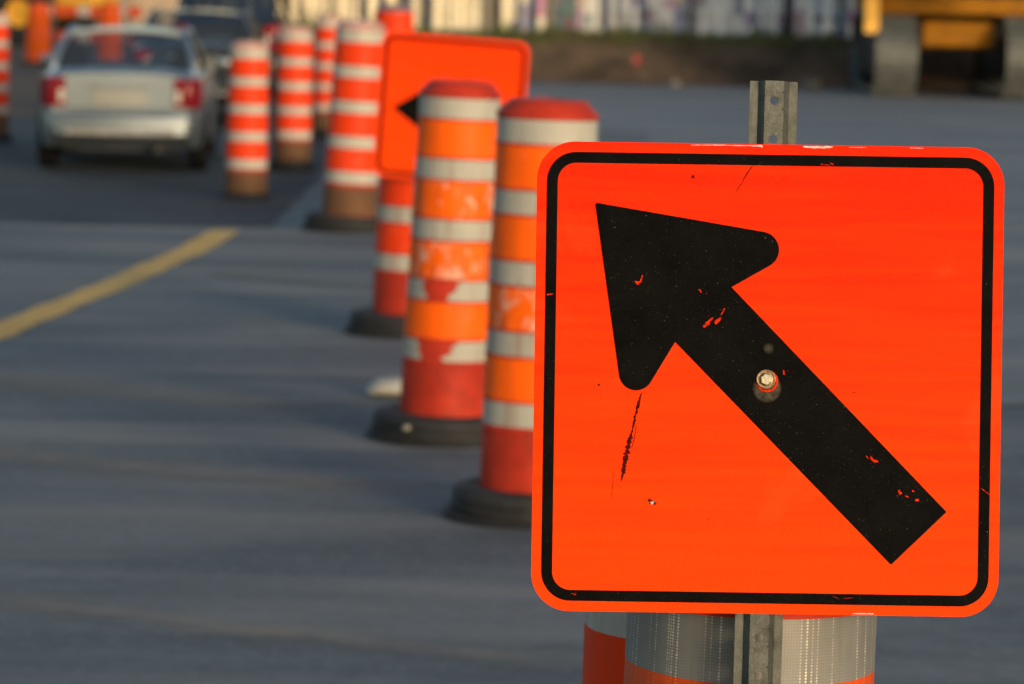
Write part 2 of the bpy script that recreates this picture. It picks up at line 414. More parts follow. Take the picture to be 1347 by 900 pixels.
# worn yellow marking: wide diagonal line ending where the dark lane begins
def ribbon(name, mat, pts, w, lift=.005, jag=.012, n=80):
    m = MB(); P = [Vector((*p, 0)) for p in pts]
    L = []
    for i in range(n + 1):
        t = i / n * (len(P) - 1); a = min(int(t), len(P) - 2); L.append(P[a].lerp(P[a + 1], t - a))
    for i, p in enumerate(L):
        d = (L[min(i + 1, n)] - L[max(i - 1, 0)]).normalized(); q = Vector((-d.y, d.x, 0))
        for s in (-1, -.33, .33, 1):
            pp = p + q * (s * (w / 2 + (jag * fbm(p.x * 9 + s, p.y * 9) if abs(s) == 1 else 0)))
            m.v.append((pp.x, pp.y, gz(pp.x, pp.y) + undul(pp.x, pp.y) + lift))
    m.f = [(4 * i + j, 4 * i + j + 1, 4 * i + 5 + j, 4 * i + 4 + j) for i in range(n) for j in range(3)]; m.c = [None] * len(m.f)
    return tag(m.build(name, mat, smooth=True), kind='structure')
ribbon('road_marking', M['line'], [(-3.55, 10.0), (-2.98, 14.4), (-2.58, 18.0), (-2.24, 21.2), (-2.06, 23.2), (-1.97, 24.95)], .205, jag=.022)
ribbon('road_marking', M['faint'], [(-1.75, 21.6), (-.75, 20.9), (.4, 20.4)], .13, .006, .05)

# stripes of warm sunlight painted as tan ribbons on the asphalt, fading at their edges
def sunstreak_mat():
    t = NT('painted_sunstreak'); v = t.mapping(); a = t.n.new('ShaderNodeAttribute'); a.attribute_name = 'Fade'
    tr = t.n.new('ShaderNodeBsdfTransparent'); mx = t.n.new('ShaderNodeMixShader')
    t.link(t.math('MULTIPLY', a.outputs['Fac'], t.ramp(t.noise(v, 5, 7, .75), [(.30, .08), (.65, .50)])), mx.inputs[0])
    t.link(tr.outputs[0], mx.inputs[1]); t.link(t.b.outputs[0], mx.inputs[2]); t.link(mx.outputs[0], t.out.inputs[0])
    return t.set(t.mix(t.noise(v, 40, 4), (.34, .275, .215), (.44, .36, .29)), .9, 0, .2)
M['dust_or_sunstreak'] = sunstreak_mat()
def dust_or_sunstreak(pts, w, n=60):
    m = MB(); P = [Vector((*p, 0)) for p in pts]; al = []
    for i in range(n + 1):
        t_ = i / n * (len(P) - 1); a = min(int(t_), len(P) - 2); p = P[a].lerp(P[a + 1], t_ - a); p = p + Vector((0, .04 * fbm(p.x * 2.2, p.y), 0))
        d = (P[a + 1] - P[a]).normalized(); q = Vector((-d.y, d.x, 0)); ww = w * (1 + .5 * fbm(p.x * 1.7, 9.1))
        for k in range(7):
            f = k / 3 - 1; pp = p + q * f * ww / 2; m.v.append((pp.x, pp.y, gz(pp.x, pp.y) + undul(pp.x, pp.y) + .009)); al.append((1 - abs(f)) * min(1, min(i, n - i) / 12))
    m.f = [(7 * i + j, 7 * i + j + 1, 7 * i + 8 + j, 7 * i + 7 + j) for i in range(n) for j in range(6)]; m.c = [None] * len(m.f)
    o = m.build('sunlight_streak', M['dust_or_sunstreak'], smooth=True); at = o.data.attributes.new('Fade', 'FLOAT', 'POINT')
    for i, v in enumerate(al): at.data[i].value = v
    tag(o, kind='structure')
dust_or_sunstreak([(-3.4, 16.8), (-2.49, 16.23), (-1.83, 15.84), (-1.38, 15.61), (-1.01, 15.49), (-.45, 15.4)], .75)
dust_or_sunstreak([(-3.2, 14.4), (-2.12, 13.85), (-1.48, 13.55), (-1.04, 13.37), (-.61, 13.22), (-.1, 13.1)], .55)
dust_or_sunstreak([(-2.6, 11.25), (-1.65, 10.77), (-1.21, 10.56), (-.91, 10.40), (-.35, 10.11), (.03, 9.98), (.9, 9.7)], .34)

# earth bank and its grass
def bank_z(x, y):
    t = sstep(54.2, 55.9, y)
    return (.70 + .03 * fbm(x * .2, 0)) * t + .10 * fbm(x * .9, y * .9, 2) * t * (1.1 - t) * 2 - .02 + .05 * max(0, fbm(x * 2.4, y * 2.4, 5)) * (t > .02)
sheet('earth_bank', M['bank'], axis([(-4.4, 14, .12), (14, 60, 3)]), axis([(53.8, 56.2, .12), (56.2, 60, .6)]), lambda x, y: bank_z(x, y) * sstep(-4.4, -3.4, x) - .02 * (x < -4.3))
m = MB()
for i in range(5200):
    x = random.uniform(-4.0, 13); y = random.uniform(55.35, 56.2)
    h = random.uniform(.06, .20) * (1.3 if fbm(x * 1.5, 4) > .1 else .8) * (1.6 if x < -2.6 else 1)
    a = random.uniform(0, pi); w = random.uniform(.006, .014); lx, ly = random.uniform(-.07, .07), random.uniform(-.07, .07)
    z = bank_z(x, y) * sstep(-4.4, -3.4, x) - .02
    g = random.random()
    col = (.05 + .06 * g, .085 + .06 * g, .014 + .01 * g) if random.random() < .75 else (.16, .12, .05)
    dx, dy = cos(a) * w, sin(a) * w
    m.add([(x - dx, y - dy, z), (x + dx, y + dy, z), (x + lx * .5 + dx * .6, y + ly * .5 + dy * .6, z + h * .6), (x + lx, y + ly, z + h), (x + lx * .5 - dx * .6, y + ly * .5 - dy * .6, z + h * .6)], [(0, 1, 2, 4), (4, 2, 3)], col)
tag(m.build('grass', M['grassm']), kind='stuff')

# ------------------------------------------------------------------ board fence on the bank
fz = .62
fence = empty('board_fence', (0, 57.0, fz))
tag(fence, 'tall paint-spattered pale board fence along the top of the earth bank', 'fence')
m = MB(); x = -5.2; pal = [(.22, .24, .34), (.05, .11, .36), (.40, .07, .08), (.08, .08, .10), (.07, .16, .22), (.60, .32, .20)]
while x < 14:
    w = random.uniform(.075, .15); gap = random.choice((.012, .02, .05, .09)) if random.random() < .8 else .14
    t = sstep(-.3, 2.0, x)
    b = random.uniform(.78, .95); warm = (b, b * .86, b * .58); cool = (b * .98, b * .97, b * .95)  # left boards carry the warm sunlight in their own colour
    base = tuple(warm[k] * (1 - t) + cool[k] * t for k in range(3))
    if random.random() < .16: base = tuple(q * .25 for q in base)
    z0 = random.uniform(0, .10); z = z0; top = random.uniform(1.95, 2.1)
    M4 = Matrix.Rotation(rad(random.uniform(-1.2, 1.2)), 4, 'Y')
    while z < top:
        h = min(random.uniform(.10, .5), top - z); c = base
        if x > -.6 and random.random() < (.15 if x < .8 else .38): c = tuple(.35 * base[k] + .65 * pal[random.randrange(6)][k] for k in range(3))
        m.box((x + w / 2, random.uniform(-.012, .012), z + h / 2), (w, .022, h), M4, c); z += h
    x += w + gap
m.build('boards', M['board'], fence)
m = MB()
for z in (.35, 1.1, 1.8): m.box((4.4, .05, z), (19.2, .05, .09))
m.build('rails', M['bark'], fence)
for i in range(9):
    m = MB(); m.box((-5.1 + i * 2.38, .13, 1.0), (.1, .1, 2.2)); m.build('post', M['bark'], fence)

# bare tree, timber post on the bank
tree = empty('tree', (4.13, 56.45, .62)); tag(tree, 'dark bare tree trunk standing in front of the painted fence', 'tree')
m = MB(); m.tube([(0, 0, -.1), (.01, 0, .5), (.03, 0, 1.1), (.0, .05, 2.0), (.05, 0, 3.2), (.1, 0, 4.6)], [.095, .075, .068, .06, .045, .02], 9)
m.build('trunk', M['bark'], tree, smooth=True)
m = MB(); tips = []
for i in range(22):
    a = random.uniform(0, 2 * pi); z = random.uniform(1.5, 4.3); l = random.uniform(.6, 1.5) * (1 - (z - 1.5) / 5)
    p0 = Vector((.03, .02, z)); p1 = p0 + Vector((cos(a) * l * .5, sin(a) * l * .5, .3 * l)); p2 = p0 + Vector((cos(a) * l, sin(a) * l, .9 * l)); m.tube([p0, p1, p2], [.02, .013, .005], 5); tips += [p1, p2, (p1 + p2) / 2]
m.build('limb', M['bark'], tree)
m = MB()
for p in tips:
    for i in range(14):
        q = p + Vector([random.gauss(0, .16) for _ in range(3)]); u = Vector([random.gauss(0, 1) for _ in range(3)]).normalized() * .04; w = u.orthogonal().normalized() * .025
        m.add([q - u, q + w, q + u, q - w], [(0, 1, 2, 3)])
m.build('crown', M['leaf'], tree)
# stones and small marker at the foot of the bank
def stone(x, y, r, label, sd):
    m = MB(); n = 10
    vs = []; fs = []
    for j in range(7):
        for i in range(n):
            th = pi * j / 6; ph = 2 * pi * i / n; d = Vector((sin(th) * cos(ph), sin(th) * sin(ph), cos(th) * .65))
            d *= r * (1 + .35 * noise.noise(d * 1.7 + Vector((sd, 0, 0)))); vs.append(d)
    for j in range(6):
        for i in range(n): fs.append((j * n + i, j * n + (i + 1) % n, (j + 1) * n + (i + 1) % n, (j + 1) * n + i))
    m.add(vs, fs); o = m.build('stone', M['stone'], smooth=True); o.location = (x, y, r * .4); return tag(o, label, 'stone')
stone(4.3, 53.9, .17, 'pale grey stone at the foot of the earth bank behind the steel sign post', 1)
stone(2.3, 53.75, .11, 'small grey stone lying nearest the bank under the middle of the painted fence', 5)
mf = empty('marker_flag', (1.72, 54.6, .02)); tag(mf, 'small red marker flag stuck in the dark earth bank', 'flag')
m = MB(); m.tube([(0, 0, 0), (0, 0, .42)], .012, 6); m.build('stick', M['bark'], mf)
m = MB(); m.add([(.0, -.012, .26), (.11, -.03, .27), (.11, .0, .40), (.0, -.012, .41)], [(0, 1, 2, 3)]); m.build('cloth', M['flag'], mf)

# ------------------------------------------------------------------ traffic drums
def rbody(z): return .186 - .016 * (z - .1) / 1.28
W0, PITCH, WH = .323, .242, .089           # first white band, pitch, height of a white band
def body_profile(rg=1.0):
    p = [(.15, .08), (rbody(.08), .085)]
    z = .1
    p.append((rbody(z), z)); p.append((rbody(.3), .300)); p.append((rbody(.3) + .004, .304)); p.append((rbody(.3) + .004, .316)); p.append((rbody(.32), .320))
    for k in range(4):
        for e in (W0 + k * PITCH + WH, W0 + (k + 1) * PITCH):
            r = rbody(e)
            p += [(r, e - .006), (r + .0055 * rg, e - .003), (r + .0055 * rg, e + .003), (r, e + .006)]
    r = rbody(1.38)
    p += [(r, 1.378), (r + .006, 1.381), (r + .006, 1.392), (r - .004, 1.402), (.135, 1.434), (.128, 1.440), (.06, 1.444), (.055, 1.438), (.0005, 1.438)]
    return p
def band(z0, z1, a0=0, a1=2 * pi, n=64, off=.0022, jag=0.0, seed=0):
    """a thin strip of sheeting; with jag its torn ends wander"""
    m = MB(); rows = 6 if jag else 1
    full = abs(a1 - a0 - 2 * pi) < 1e-6
    vs = []
    for i in range(n + 1):
        for j in range(rows + 1):
            f = j / rows; z = z0 + (z1 - z0) * f
            b0, b1 = a0 + (.34 * f if jag else 0), a1
            if jag:
                b0 += jag * (fbm(z * 40, seed) + .5 * fbm(z * 130, seed + 2)) ; b1 += jag * (fbm(z * 40, seed + 5) + .5 * fbm(z * 130, seed + 7)) - jag * 1.2 * f
            a = b0 + (b1 - b0) * i / n; r = rbody(z) + off
            vs.append((r * sin(a), -r * cos(a), z))
    k = rows + 1
    m.add(vs, [(i * k + j, (i + 1) * k + j, (i + 1) * k + j + 1, i * k + j + 1) for i in range(n) for j in range(rows)])
    return m
def base_mb(r=.30):
    m = MB()
    m.lathe([(.16, .0), (r + .025, .0), (r + .03, .006), (r + .025, .014), (r, .018), (r + .004, .03), (r + .004, .046), (r - .006, .054), (r - .006, .060), (r + .002, .066), (r - .002, .088), (r - .018, .102), (r - .05, .110), (.22, .106), (.19, .104), (.178, .092), (.16, .085)], 64, closed=True)
    return m
def make_drum(near=True, mats=None, custom=None, br=.30, rg=1.0, dent=.022):
    gp = .004 * rg - .0005 * (1 - rg)
    root = empty('traffic_drum')
    mats = mats or dict(w=M['white'], o=M['orange'], b=M['red_plastic'], cap=M['red_plastic'], low=None)
    prof = body_profile(rg)
    m = MB(); m.lathe([p for p in prof if p[1] <= 1.380], 64); m.build('drum_body', mats['b'], root, auto=35)
    m = MB(); m.lathe([p for p in prof if p[1] >= 1.380], 64); m.build('cap', mats['cap'], root, auto=35)
    for k in range(5):
        z = W0 + k * PITCH; segs = (custom or {}).get(('w', k), [(0, 2 * pi)])
        for q, (a0, a1) in enumerate(segs):
            band(z + gp, z + WH - gp, a0, a1, 64, jag=0 if abs(a1 - a0 - 2 * pi) < 1e-6 else .16, seed=k * 3.1 + q).build('white_band', mats['w'], root, smooth=True)
        if k < 4:
            mo = mats['o'] if not (custom and k in custom.get('scuffed', ())) else M['orange_scuffed']
            band(z + WH + gp, z + PITCH - gp, off=.0022 if rg else .0018).build('orange_band', mo, root, smooth=True)
    if mats.get('low'):
        m = MB(); m.lathe([(rbody(.1) + .002, .108), (rbody(.29) + .002, .298)], 64); m.build('lower_band', mats['low'], root, smooth=True)
    base_mb(br).build('rubber_base', M['rubber'], root, auto=40)
    sd = random.uniform(0, 50)
    for ch in root.children:
        if ch.name.startswith('rubber'): continue
        for v in ch.data.vertices:
            r = sqrt(v.co.x ** 2 + v.co.y ** 2) + 1e-6; f = 1 + dent * (noise.noise(Vector((v.co.x / r * 1.3, v.co.y / r * 1.3, v.co.z * 2.6 + sd))) + .4 * noise.noise(Vector((v.co.x / r * 3, v.co.y / r * 3, v.co.z * 8 + sd))))
            v.co.x *= f; v.co.y *= f
    return root
def put(o, x, y, lean=(0, 0), label='', s=1.0, rz=0, z=None):
    o.location = (x, y, (gz(x, y) + .002) if z is None else z); o.rotation_euler = (rad(lean[0]), rad(lean[1]), rz); o.scale = (s, s, s)
    tag(o, label, 'traffic drum', 'orange and white traffic drums set out along the work zone'); return o

nearw = dict(w=M['prism_white'], o=M['prism_orange'], b=M['red_plastic'], cap=M['red_plastic'], low=None)
dF = put(make_drum(mats=nearw, rg=0.0), .316, 4.985, (0, 1.0), 'traffic drum with glittering honeycomb bands right behind the steel sign post', z=-.311)
d0 = make_drum(mats=dict(w=M['white'], o=M['orange_far'], b=M['red_plastic'], cap=M['red_plastic'], low=None), br=.24, rg=0.0)
put(d0, .284, 5.56, (0, .4), 'plain edged traffic drum peeking out behind the nearest arrow sign, at its lower corner', z=-.368)
d1 = put(make_drum(custom={'scuffed': (1,)}, br=.28), .080, 12.54, (0, 1.1), 'traffic drum with dark red cap and scratched lettering, half hidden by the nearest arrow sign')
cust = {('w', 1): [(rad(-3), rad(331))], ('w', 0): [(rad(-4), rad(327))], 'scuffed': (1, 2)}
d2 = put(make_drum(custom=cust), -.273, 14.54, (0, 2.0), 'peeling traffic drum with two torn white bands, in front of the tilted second arrow sign')
d2.scale = (.94, .94, .99)
put(make_drum(mats=dict(w=M['white'], o=M['orange_far'], b=M['red_plastic'], cap=M['red_plastic'], low=None)), -.53, 18.52, (0, 1.5), 'traffic drum mostly hidden below and behind the second arrow sign')
farm = dict(w=M['white_far'], o=M['orange_far'], b=M['red_plastic'], cap=M['pink_plastic'], low=M['brown_plastic'])
far0 = make_drum(mats=farm)
far1 = make_drum(mats=farm, br=.23)
put(far0, -1.15, 25.27, (0, 2.6), 'brown footed traffic drum on a wide black base, touching the second arrow sign')
fars = [(-2.39, 32.42, (0, .6), 'brown footed traffic drum standing alone right behind the silver sedan at the lane edge'),
        (-2.24, 36.62, (0, .8), 'brown footed traffic drum one place farther along the lane edge, before the thin distant one'),
        (-2.22, 43.0, (0, .5), 'thin distant traffic drum at the lane edge, peeking past the wide based one'),
        (-1.13, 32.6, (0, 1.0), 'distant traffic drum showing only its top above a corner of the second sign'),
        (-5.84, 40.7, (0, .6), 'traffic drum cut by the picture edge, on the far side of the silver sedan')]
for i, (x, y, l, lab) in enumerate(fars):
    o = far1 if i == 0 else copy_tree(far1); put(o, x, y, l, lab)
    if i == 0: o.location.z -= .05
    if i == 3:
        for ch in o.children:
            if ch.name.startswith('cap') or (ch.name.startswith('white_band') and ch.data.vertices[0].co.z > 1.2):
                ch.data = ch.data.copy(); ch.data.materials[0] = M['purple_plastic' if ch.name.startswith('cap') else 'orange_far']
# little stone on the rubber base of the peeling drum
sc1 = stone(-.335, 14.06, .018, 'tiny pale pebble lying on the black rubber base of the peeling drum', 9); sc1.location = (-.408, 14.255, .074); sc1.data.materials[0] = M['scrap']; sc1.name = 'pebble'; sc1['category'] = 'pebble'

# plump plastic barrels far off at the left
def barrel():
    root = empty('traffic_barrel'); r = .23
    m = MB(); prof = [(.2, .06), (r, .065)]
    for k in range(5):
        z0 = .08 + k * .2; rr = r - .008 * k
        prof += [(rr, z0), (rr, z0 + .175), (rr - .016, z0 + .19), (rr - .016, z0 + .2)]
    prof += [(.17, 1.09), (.12, 1.10), (.0005, 1.10)]
    m.lathe(prof, 40); m.build('barrel_body', M['orange_lit'], root, auto=35)
    for z in (.305, .705):
        m = MB(); rr = r - .008 * (1 if z < .5 else 3) + .002; m.lathe([(rr, z - .01), (rr, z + .13)], 40); m.build('pale_band', M['orange'], root, smooth=True)
    m = MB(); m.lathe([(.15, 0), (.33, 0), (.335, .03), (.30, .07), (.2, .08), (.15, .08)], 40, closed=True); m.build('rubber_base', M['rubber'], root, auto=40)
    m = MB()
    for s in (-1, 1): m.tube([(s * .06, 0, 1.09), (s * .06, 0, 1.15)], .012, 8)
    m.tube([(-.06, 0, 1.15), (.06, 0, 1.15)], .014, 8); m.build('handle', M['red_plastic'], root)
    return root
b1 = barrel(); b1.location = (-8.54, 65.3, gz(-8.5, 65.3) + .03)
tag(b1, 'plump sunlit orange barrel on the dirt beside the striped drum at the picture edge', 'traffic barrel', 'orange barrels on the far shoulder')
b2 = copy_tree(b1); b2.location = (-7.42, 66.6, gz(-7.4, 66.6) + .03); tag(b2, 'sunlit orange barrel seen through the rear window of the silver sedan')
bc = empty('barricade', (-8.0, 68.6, -.28), (0, 0, rad(-6))); tag(bc, 'low orange and white plank barricade between the two far orange barrels', 'barricade')
for z in (.92, .45):
    m = MB()
    for k in range(8):
        m.box((-.84 + k * .24, -.03, z), (.24, .028, .2), None, (.85, .09, .01) if k % 3 else (.62, .5, .42))
    m.build('plank', M['board'], bc)
for sx in (-.7, .7):
    m = MB(); m.tube([(sx, -.22, 0), (sx, 0.0, 1.05)], .025, 6); m.tube([(sx, .25, 0), (sx, 0.02, 1.05)], .025, 6); m.build('leg', M['shoe'], bc)

# ------------------------------------------------------------------ signs
PXM = 1006.0
def rrect(w, h, r, n=10):
    P = []
    for cx, cy, a0 in ((w / 2 - r, h / 2 - r, 0), (-w / 2 + r, h / 2 - r, pi / 2), (-w / 2 + r, -h / 2 + r, pi), (w / 2 - r, -h / 2 + r, 1.5 * pi)):
        P += [(cx + r * cos(a0 + pi / 2 * i / n), cy + r * sin(a0 + pi / 2 * i / n)) for i in range(n + 1)]
    return P
def ring_mb(w, h, r, t, z):
    a = rrect(w, h, r); b = rrect(w - 2 * t, h - 2 * t, max(.004, r - t)); n = len(a)
    m = MB(); m.add([(x, y, z) for x, y in a] + [(x, y, z) for x, y in b], [(i, (i + 1) % n, n + (i + 1) % n, n + i) for i in range(n)]); return m
def fillet(P, R, n=8):
    out = []
    k = len(P)
    for i, p in enumerate(P):
        r = R[i]
        if r <= 0: out.append(p); continue
        p = Vector(p); a = (Vector(P[i - 1]) - p).normalized(); b = (Vector(P[(i + 1) % k]) - p).normalized()
        half = a.angle(b) / 2; d = r / math.tan(half); c = p + (a + b).normalized() * (r / sin(half))
        s = p + a * d - c; e = p + b * d - c
        a0 = atan2(s.y, s.x); da = (atan2(e.y, e.x) - a0 + pi) % (2 * pi) - pi
        out += [(c.x + r * cos(a0 + da * j / n), c.y + r * sin(a0 + da * j / n)) for j in range(n + 1)]
    return out
def flat(poly, z):
    m = MB(); m.add([(x, y, z) for x, y in poly], [tuple(range(len(poly)))]); return m
def u_channel(z0, z1, hole_z, name='post', parent=None):
    """hat-section steel post: flanges, raised web with round punched holes; local x across, y depth (web toward -y), z up"""
    m = MB(); F, S, Dp, T = .0315, .0205, .0135, .003   # half width, web edge, depth, thickness
    wv = .0125
    def slab(x0, y0, x1, y1):
        d = Vector((x1 - x0, y1 - y0)); nrm = Vector((-d.y, d.x)).normalized() * T
        q = [(x0, y0), (x1, y1), (x1 + nrm.x, y1 + nrm.y), (x0 + nrm.x, y0 + nrm.y)]
        vs = [(x, y, z) for z in (z0, z1) for x, y in q]
        m.add(vs, [(0, 3, 2, 1), (4, 5, 6, 7), (0, 1, 5, 4), (1, 2, 6, 5), (2, 3, 7, 6), (3, 0, 4, 7)])
    slab(-F, 0, -S, 0); slab(S, 0, F, 0); slab(-S, 0, -wv, -Dp); slab(wv, -Dp, S, 0)
    zs = [z0] + [v for h in hole_z for v in (h - .0125, h + .0125)] + [z1]
    rh = .0056
    for i in range(0, len(zs) - 1):
        a, b = zs[i], zs[i + 1]
        if i % 2 == 0:
            if b - a > 1e-5: m.box((0, -Dp + T / 2, (a + b) / 2), (2 * wv, T, b - a))
        else:
            h = (a + b) / 2; n = 24
            vs = []
            for y in (-Dp, -Dp + T):
                for k in range(n):
                    an = 2 * pi * (k + .5) / n; cx, cz = cos(an), sin(an); sc_ = 1 / max(abs(cx), abs(cz))
                    vs.append((cx * rh, y, h + cz * rh)); vs.append((cx * sc_ * wv, y, h + cz * sc_ * .0125))
            fs = []
            for k in range(n):
                k2 = (k + 1) % n
                fs += [(2 * k, 2 * k2, 2 * k2 + 1, 2 * k + 1), (2 * n + 2 * k, 2 * n + 2 * k + 1, 2 * n + 2 * k2 + 1, 2 * n + 2 * k2), (2 * k, 2 * n + 2 * k, 2 * n + 2 * k2, 2 * k2)]
            m.add(vs, fs)
    return m.build(name, M['galv'], parent)

# first sign: lies in a plane leaning slightly back; measured points in sign-face units
C0, TH = (1010.0, 498.8), rad(.85)
def fp(x, y):
    dx, dy = (x - C0[0]) / PXM, -(y - C0[1]) / PXM
    return (dx * cos(TH) - dy * sin(TH), dx * sin(TH) + dy * cos(TH))
PITCHC, ROLLC = rad(6.12), rad(1.2)
CAMR = Matrix.Rotation(pi / 2 - PITCHC, 4, 'X') @ Matrix.Rotation(ROLLC, 4, 'Z')
sign = empty('arrow_sign', (.3374, 4.78, 1.3954)); sign.rotation_euler = (CAMR @ Matrix.Rotation(-TH, 4, 'Z')).to_euler()
tag(sign, 'large square orange road sign with black arrow slanting up, sharp in the foreground', 'road sign', None)
SW, SH = .6155, .6185
m = MB(); m.prism(rrect(SW - .0016, SH - .0016, .049, 14), -.0022, -.0006); m.build('plate', M['sign_edge'], sign)
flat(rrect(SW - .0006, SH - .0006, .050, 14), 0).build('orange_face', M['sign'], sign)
ring_mb(.5885, .5905, .0385, .0143, .0006).build('black_border', M['black_film'], sign)
ar = [(781.5, 265), (1072, 315.5), (962, 377), (1246.5, 674.5), (1173, 744.5), (887.5, 449.5), (822, 557)]
P = [fp(*p) for p in ar]
poly = fillet(P, [.0025, .0240, 0, .0008, .0008, 0, .0225], 12)
flat(poly, .0007).build('black_arrow', M['black_film'], sign)
def jag(pts, seed=0):
    """irregular sliver through measured (x, y, half width) points on the sign face"""
    L, Rr = [], []; n = len(pts)
    for i, (x, y, w) in enumerate(pts):
        a, b = pts[max(i - 1, 0)], pts[min(i + 1, n - 1)]; d = Vector((b[0] - a[0], b[1] - a[1])).normalized(); q = Vector((-d.y, d.x))
        w1 = w * random.choice((.35, .7, .9, 1.1, 1.35)); w2 = w * random.choice((.35, .7, .9, 1.1, 1.35))
        L.append(fp(x + q.x * w1, y + q.y * w1)); Rr.append(fp(x - q.x * w2, y - q.y * w2))
    return L + Rr[::-1]
def marks(name, mat, lists, z, flecks=True):
    for pts in lists:
        m = MB()
        dense = []
        for i in range(len(pts) - 1):
            for k in range(9):
                t = k / 9; dense.append(tuple(pts[i][j] + (pts[i + 1][j] - pts[i][j]) * t for j in range(3)))
        dense.append(pts[-1]); pl = jag(dense)
        n = len(pl); m.add([(x, y, z) for x, y in pl], [(i, i + 1, n - 2 - i, n - 1 - i) for i in range(n // 2 - 1)])
        if flecks:
            for _ in range(random.randint(1, 3)):
                px, py, pw = pts[random.randrange(len(pts))]; q = pw + 2.5
                cx, cy = fp(px + random.gauss(0, q), py + random.gauss(0, q)); rr = random.uniform(.0002, .0005); a0 = random.uniform(0, 6)
                m.add([(cx + rr * random.uniform(.5, 1.3) * cos(a0 + k * 1.257), cy + rr * random.uniform(.5, 1.3) * sin(a0 + k * 1.257), z) for k in range(5)], [(0, 1, 2, 3, 4)])
        m.build(name, mat, sign)
marks('scrape', M['scrape'], [[(843, 517, .6), (838, 534, 1.9), (834, 552, 2.0), (831, 566, .7)], [(831, 566, 1.2), (827, 582, 3.2), (822, 600, 3.6), (820, 618, 2.8), (816, 633, .6)], [(836, 560, .3), (834, 575, .6), (830, 590, .3)],
      [(785, 506, 1.2), (788, 507, 1.2)], [(909, 231, 2.2), (913, 231, 2.4)], [(990, 216, .5), (982, 228, .9), (975, 240, .6), (968, 251, .3)], [(852, 658, 1.8), (857, 662, 3.2), (863, 664, 1.0)],
      [(928, 688, .3), (936, 678, .3)], [(1122, 516, .4), (1126, 517, .6)], [(806, 620, .25), (803, 660, .25)]], .0004)
marks('bare_patch', M['bare'], [[(834, 369, .5), (838, 372, 1.8), (842, 369, 1.2), (844, 361, .5)], [(925, 430, 1.2), (930, 425, 2.6), (937, 417, 1.0)], [(940, 425, 1.6), (945, 420, 2.4), (948, 417, .8)], [(948, 414, .4), (953, 405, .7)], [(919, 380, .9), (922, 384, .9)],
      [(1031, 487, .9), (1031, 493, 1.1)], [(1146, 601, .8), (1150, 607, 1.8), (1156, 608, 1.4)], [(1140, 600, .4), (1143, 604, .8)], [(1183, 646, 1.6), (1186, 651, 2.0)], [(1192, 653, .7), (1196, 655, .9)], [(1205, 659, 1.6), (1210, 659, 1.4)], [(1201, 646, .8), (1204, 648, .8)],
      [(718, 387, .7), (726, 386, .8)], [(1292, 643, .3), (1304, 652, .6)], [(1096, 786, .2), (1103, 789, .35)], [(1110, 789, .2), (1122, 788, .45)], [(750, 782, .3), (756, 784, .6)], [(1093, 213, .8), (1097, 215, .8)], [(1080, 214, .3), (1092, 216, .5)]], .0012)
marks('white_chip', M['chip'], [[(908, 188.9, .3), (950, 189.2, .5), (990, 190.0, .5), (1003, 190.4, 1.3)], [(1057, 191.3, .8), (1072, 191.8, 1.5), (1090, 192.0, 1.3), (1096, 191.4, .5)], [(1118, 192.0, .2), (1140, 192.3, .25)], [(1198, 192.9, .2), (1216, 193.3, .3)], [(855, 661, .8), (857.5, 663, 1.6), (859, 660, .5)], [(1122, 809.0, .6), (1150, 809.3, .8)]], .0007, False)
bp = fp(1007.5, 499)
bolt = MB(); R6 = .0078
bolt.prism([(bp[0] + R6 * cos(pi / 6 + k * pi / 3 + .15), bp[1] + R6 * sin(pi / 6 + k * pi / 3 + .15)) for k in range(6)], .004, .0088)
bo = bolt.build('bolt', M['zinc'], sign, bevel=.0006)
m = MB()
def zlathe(m, prof, c, n=32):
    vs = [(c[0] + r * cos(2 * pi * i / n), c[1] + r * sin(2 * pi * i / n), z) for i in range(n) for r, z in prof]; k = len(prof)
    m.add(vs, [(i * k + j, ((i + 1) % n) * k + j, ((i + 1) % n) * k + j + 1, i * k + j + 1) for i in range(n) for j in range(k - 1)])
bolt_fix = bo
zlathe(m, [(.0128, .0008), (.0134, .0018), (.0128, .0030), (.0116, .0032), (.0100, .0024), (.0078, .0030), (.006, .0040)], bp); m.build('washer', M['washer'], bo, smooth=True)
m = MB(); zlathe(m, [(.0144, .0007), (.0146, .0010), (.012, .0012)], (bp[0] + .0016, bp[1] - .0022)); m.build('rubber_seal_for_reflection', M['bare'], bo)  # red reflection at the bolt's lower right, put in as a coloured ring
# the post stands behind the plate (its own slight lean), feet on the ground
pz = [-.004 - .0506 * k + .3672 for k in range(1)]
holes = sorted([.3667, .3162] + [.3162 - .0505 * k for k in range(1, 24)])
post = u_channel(-1.78, .393, holes, 'post', sign)
pm = Matrix.Rotation(rad(-90), 4, 'X')   # local post z-> sign y
# post axes: x stays, post z -> sign +y, post -y -> sign +z
post.matrix_local = Matrix.Translation((-.0015, 0, -.0175)) @ Matrix.Rotation(rad(-.75), 4, 'Z') @ Matrix(((1, 0, 0, 0), (0, 0, 1, 0), (0, -1, 0, 0), (0, 0, 0, 1)))

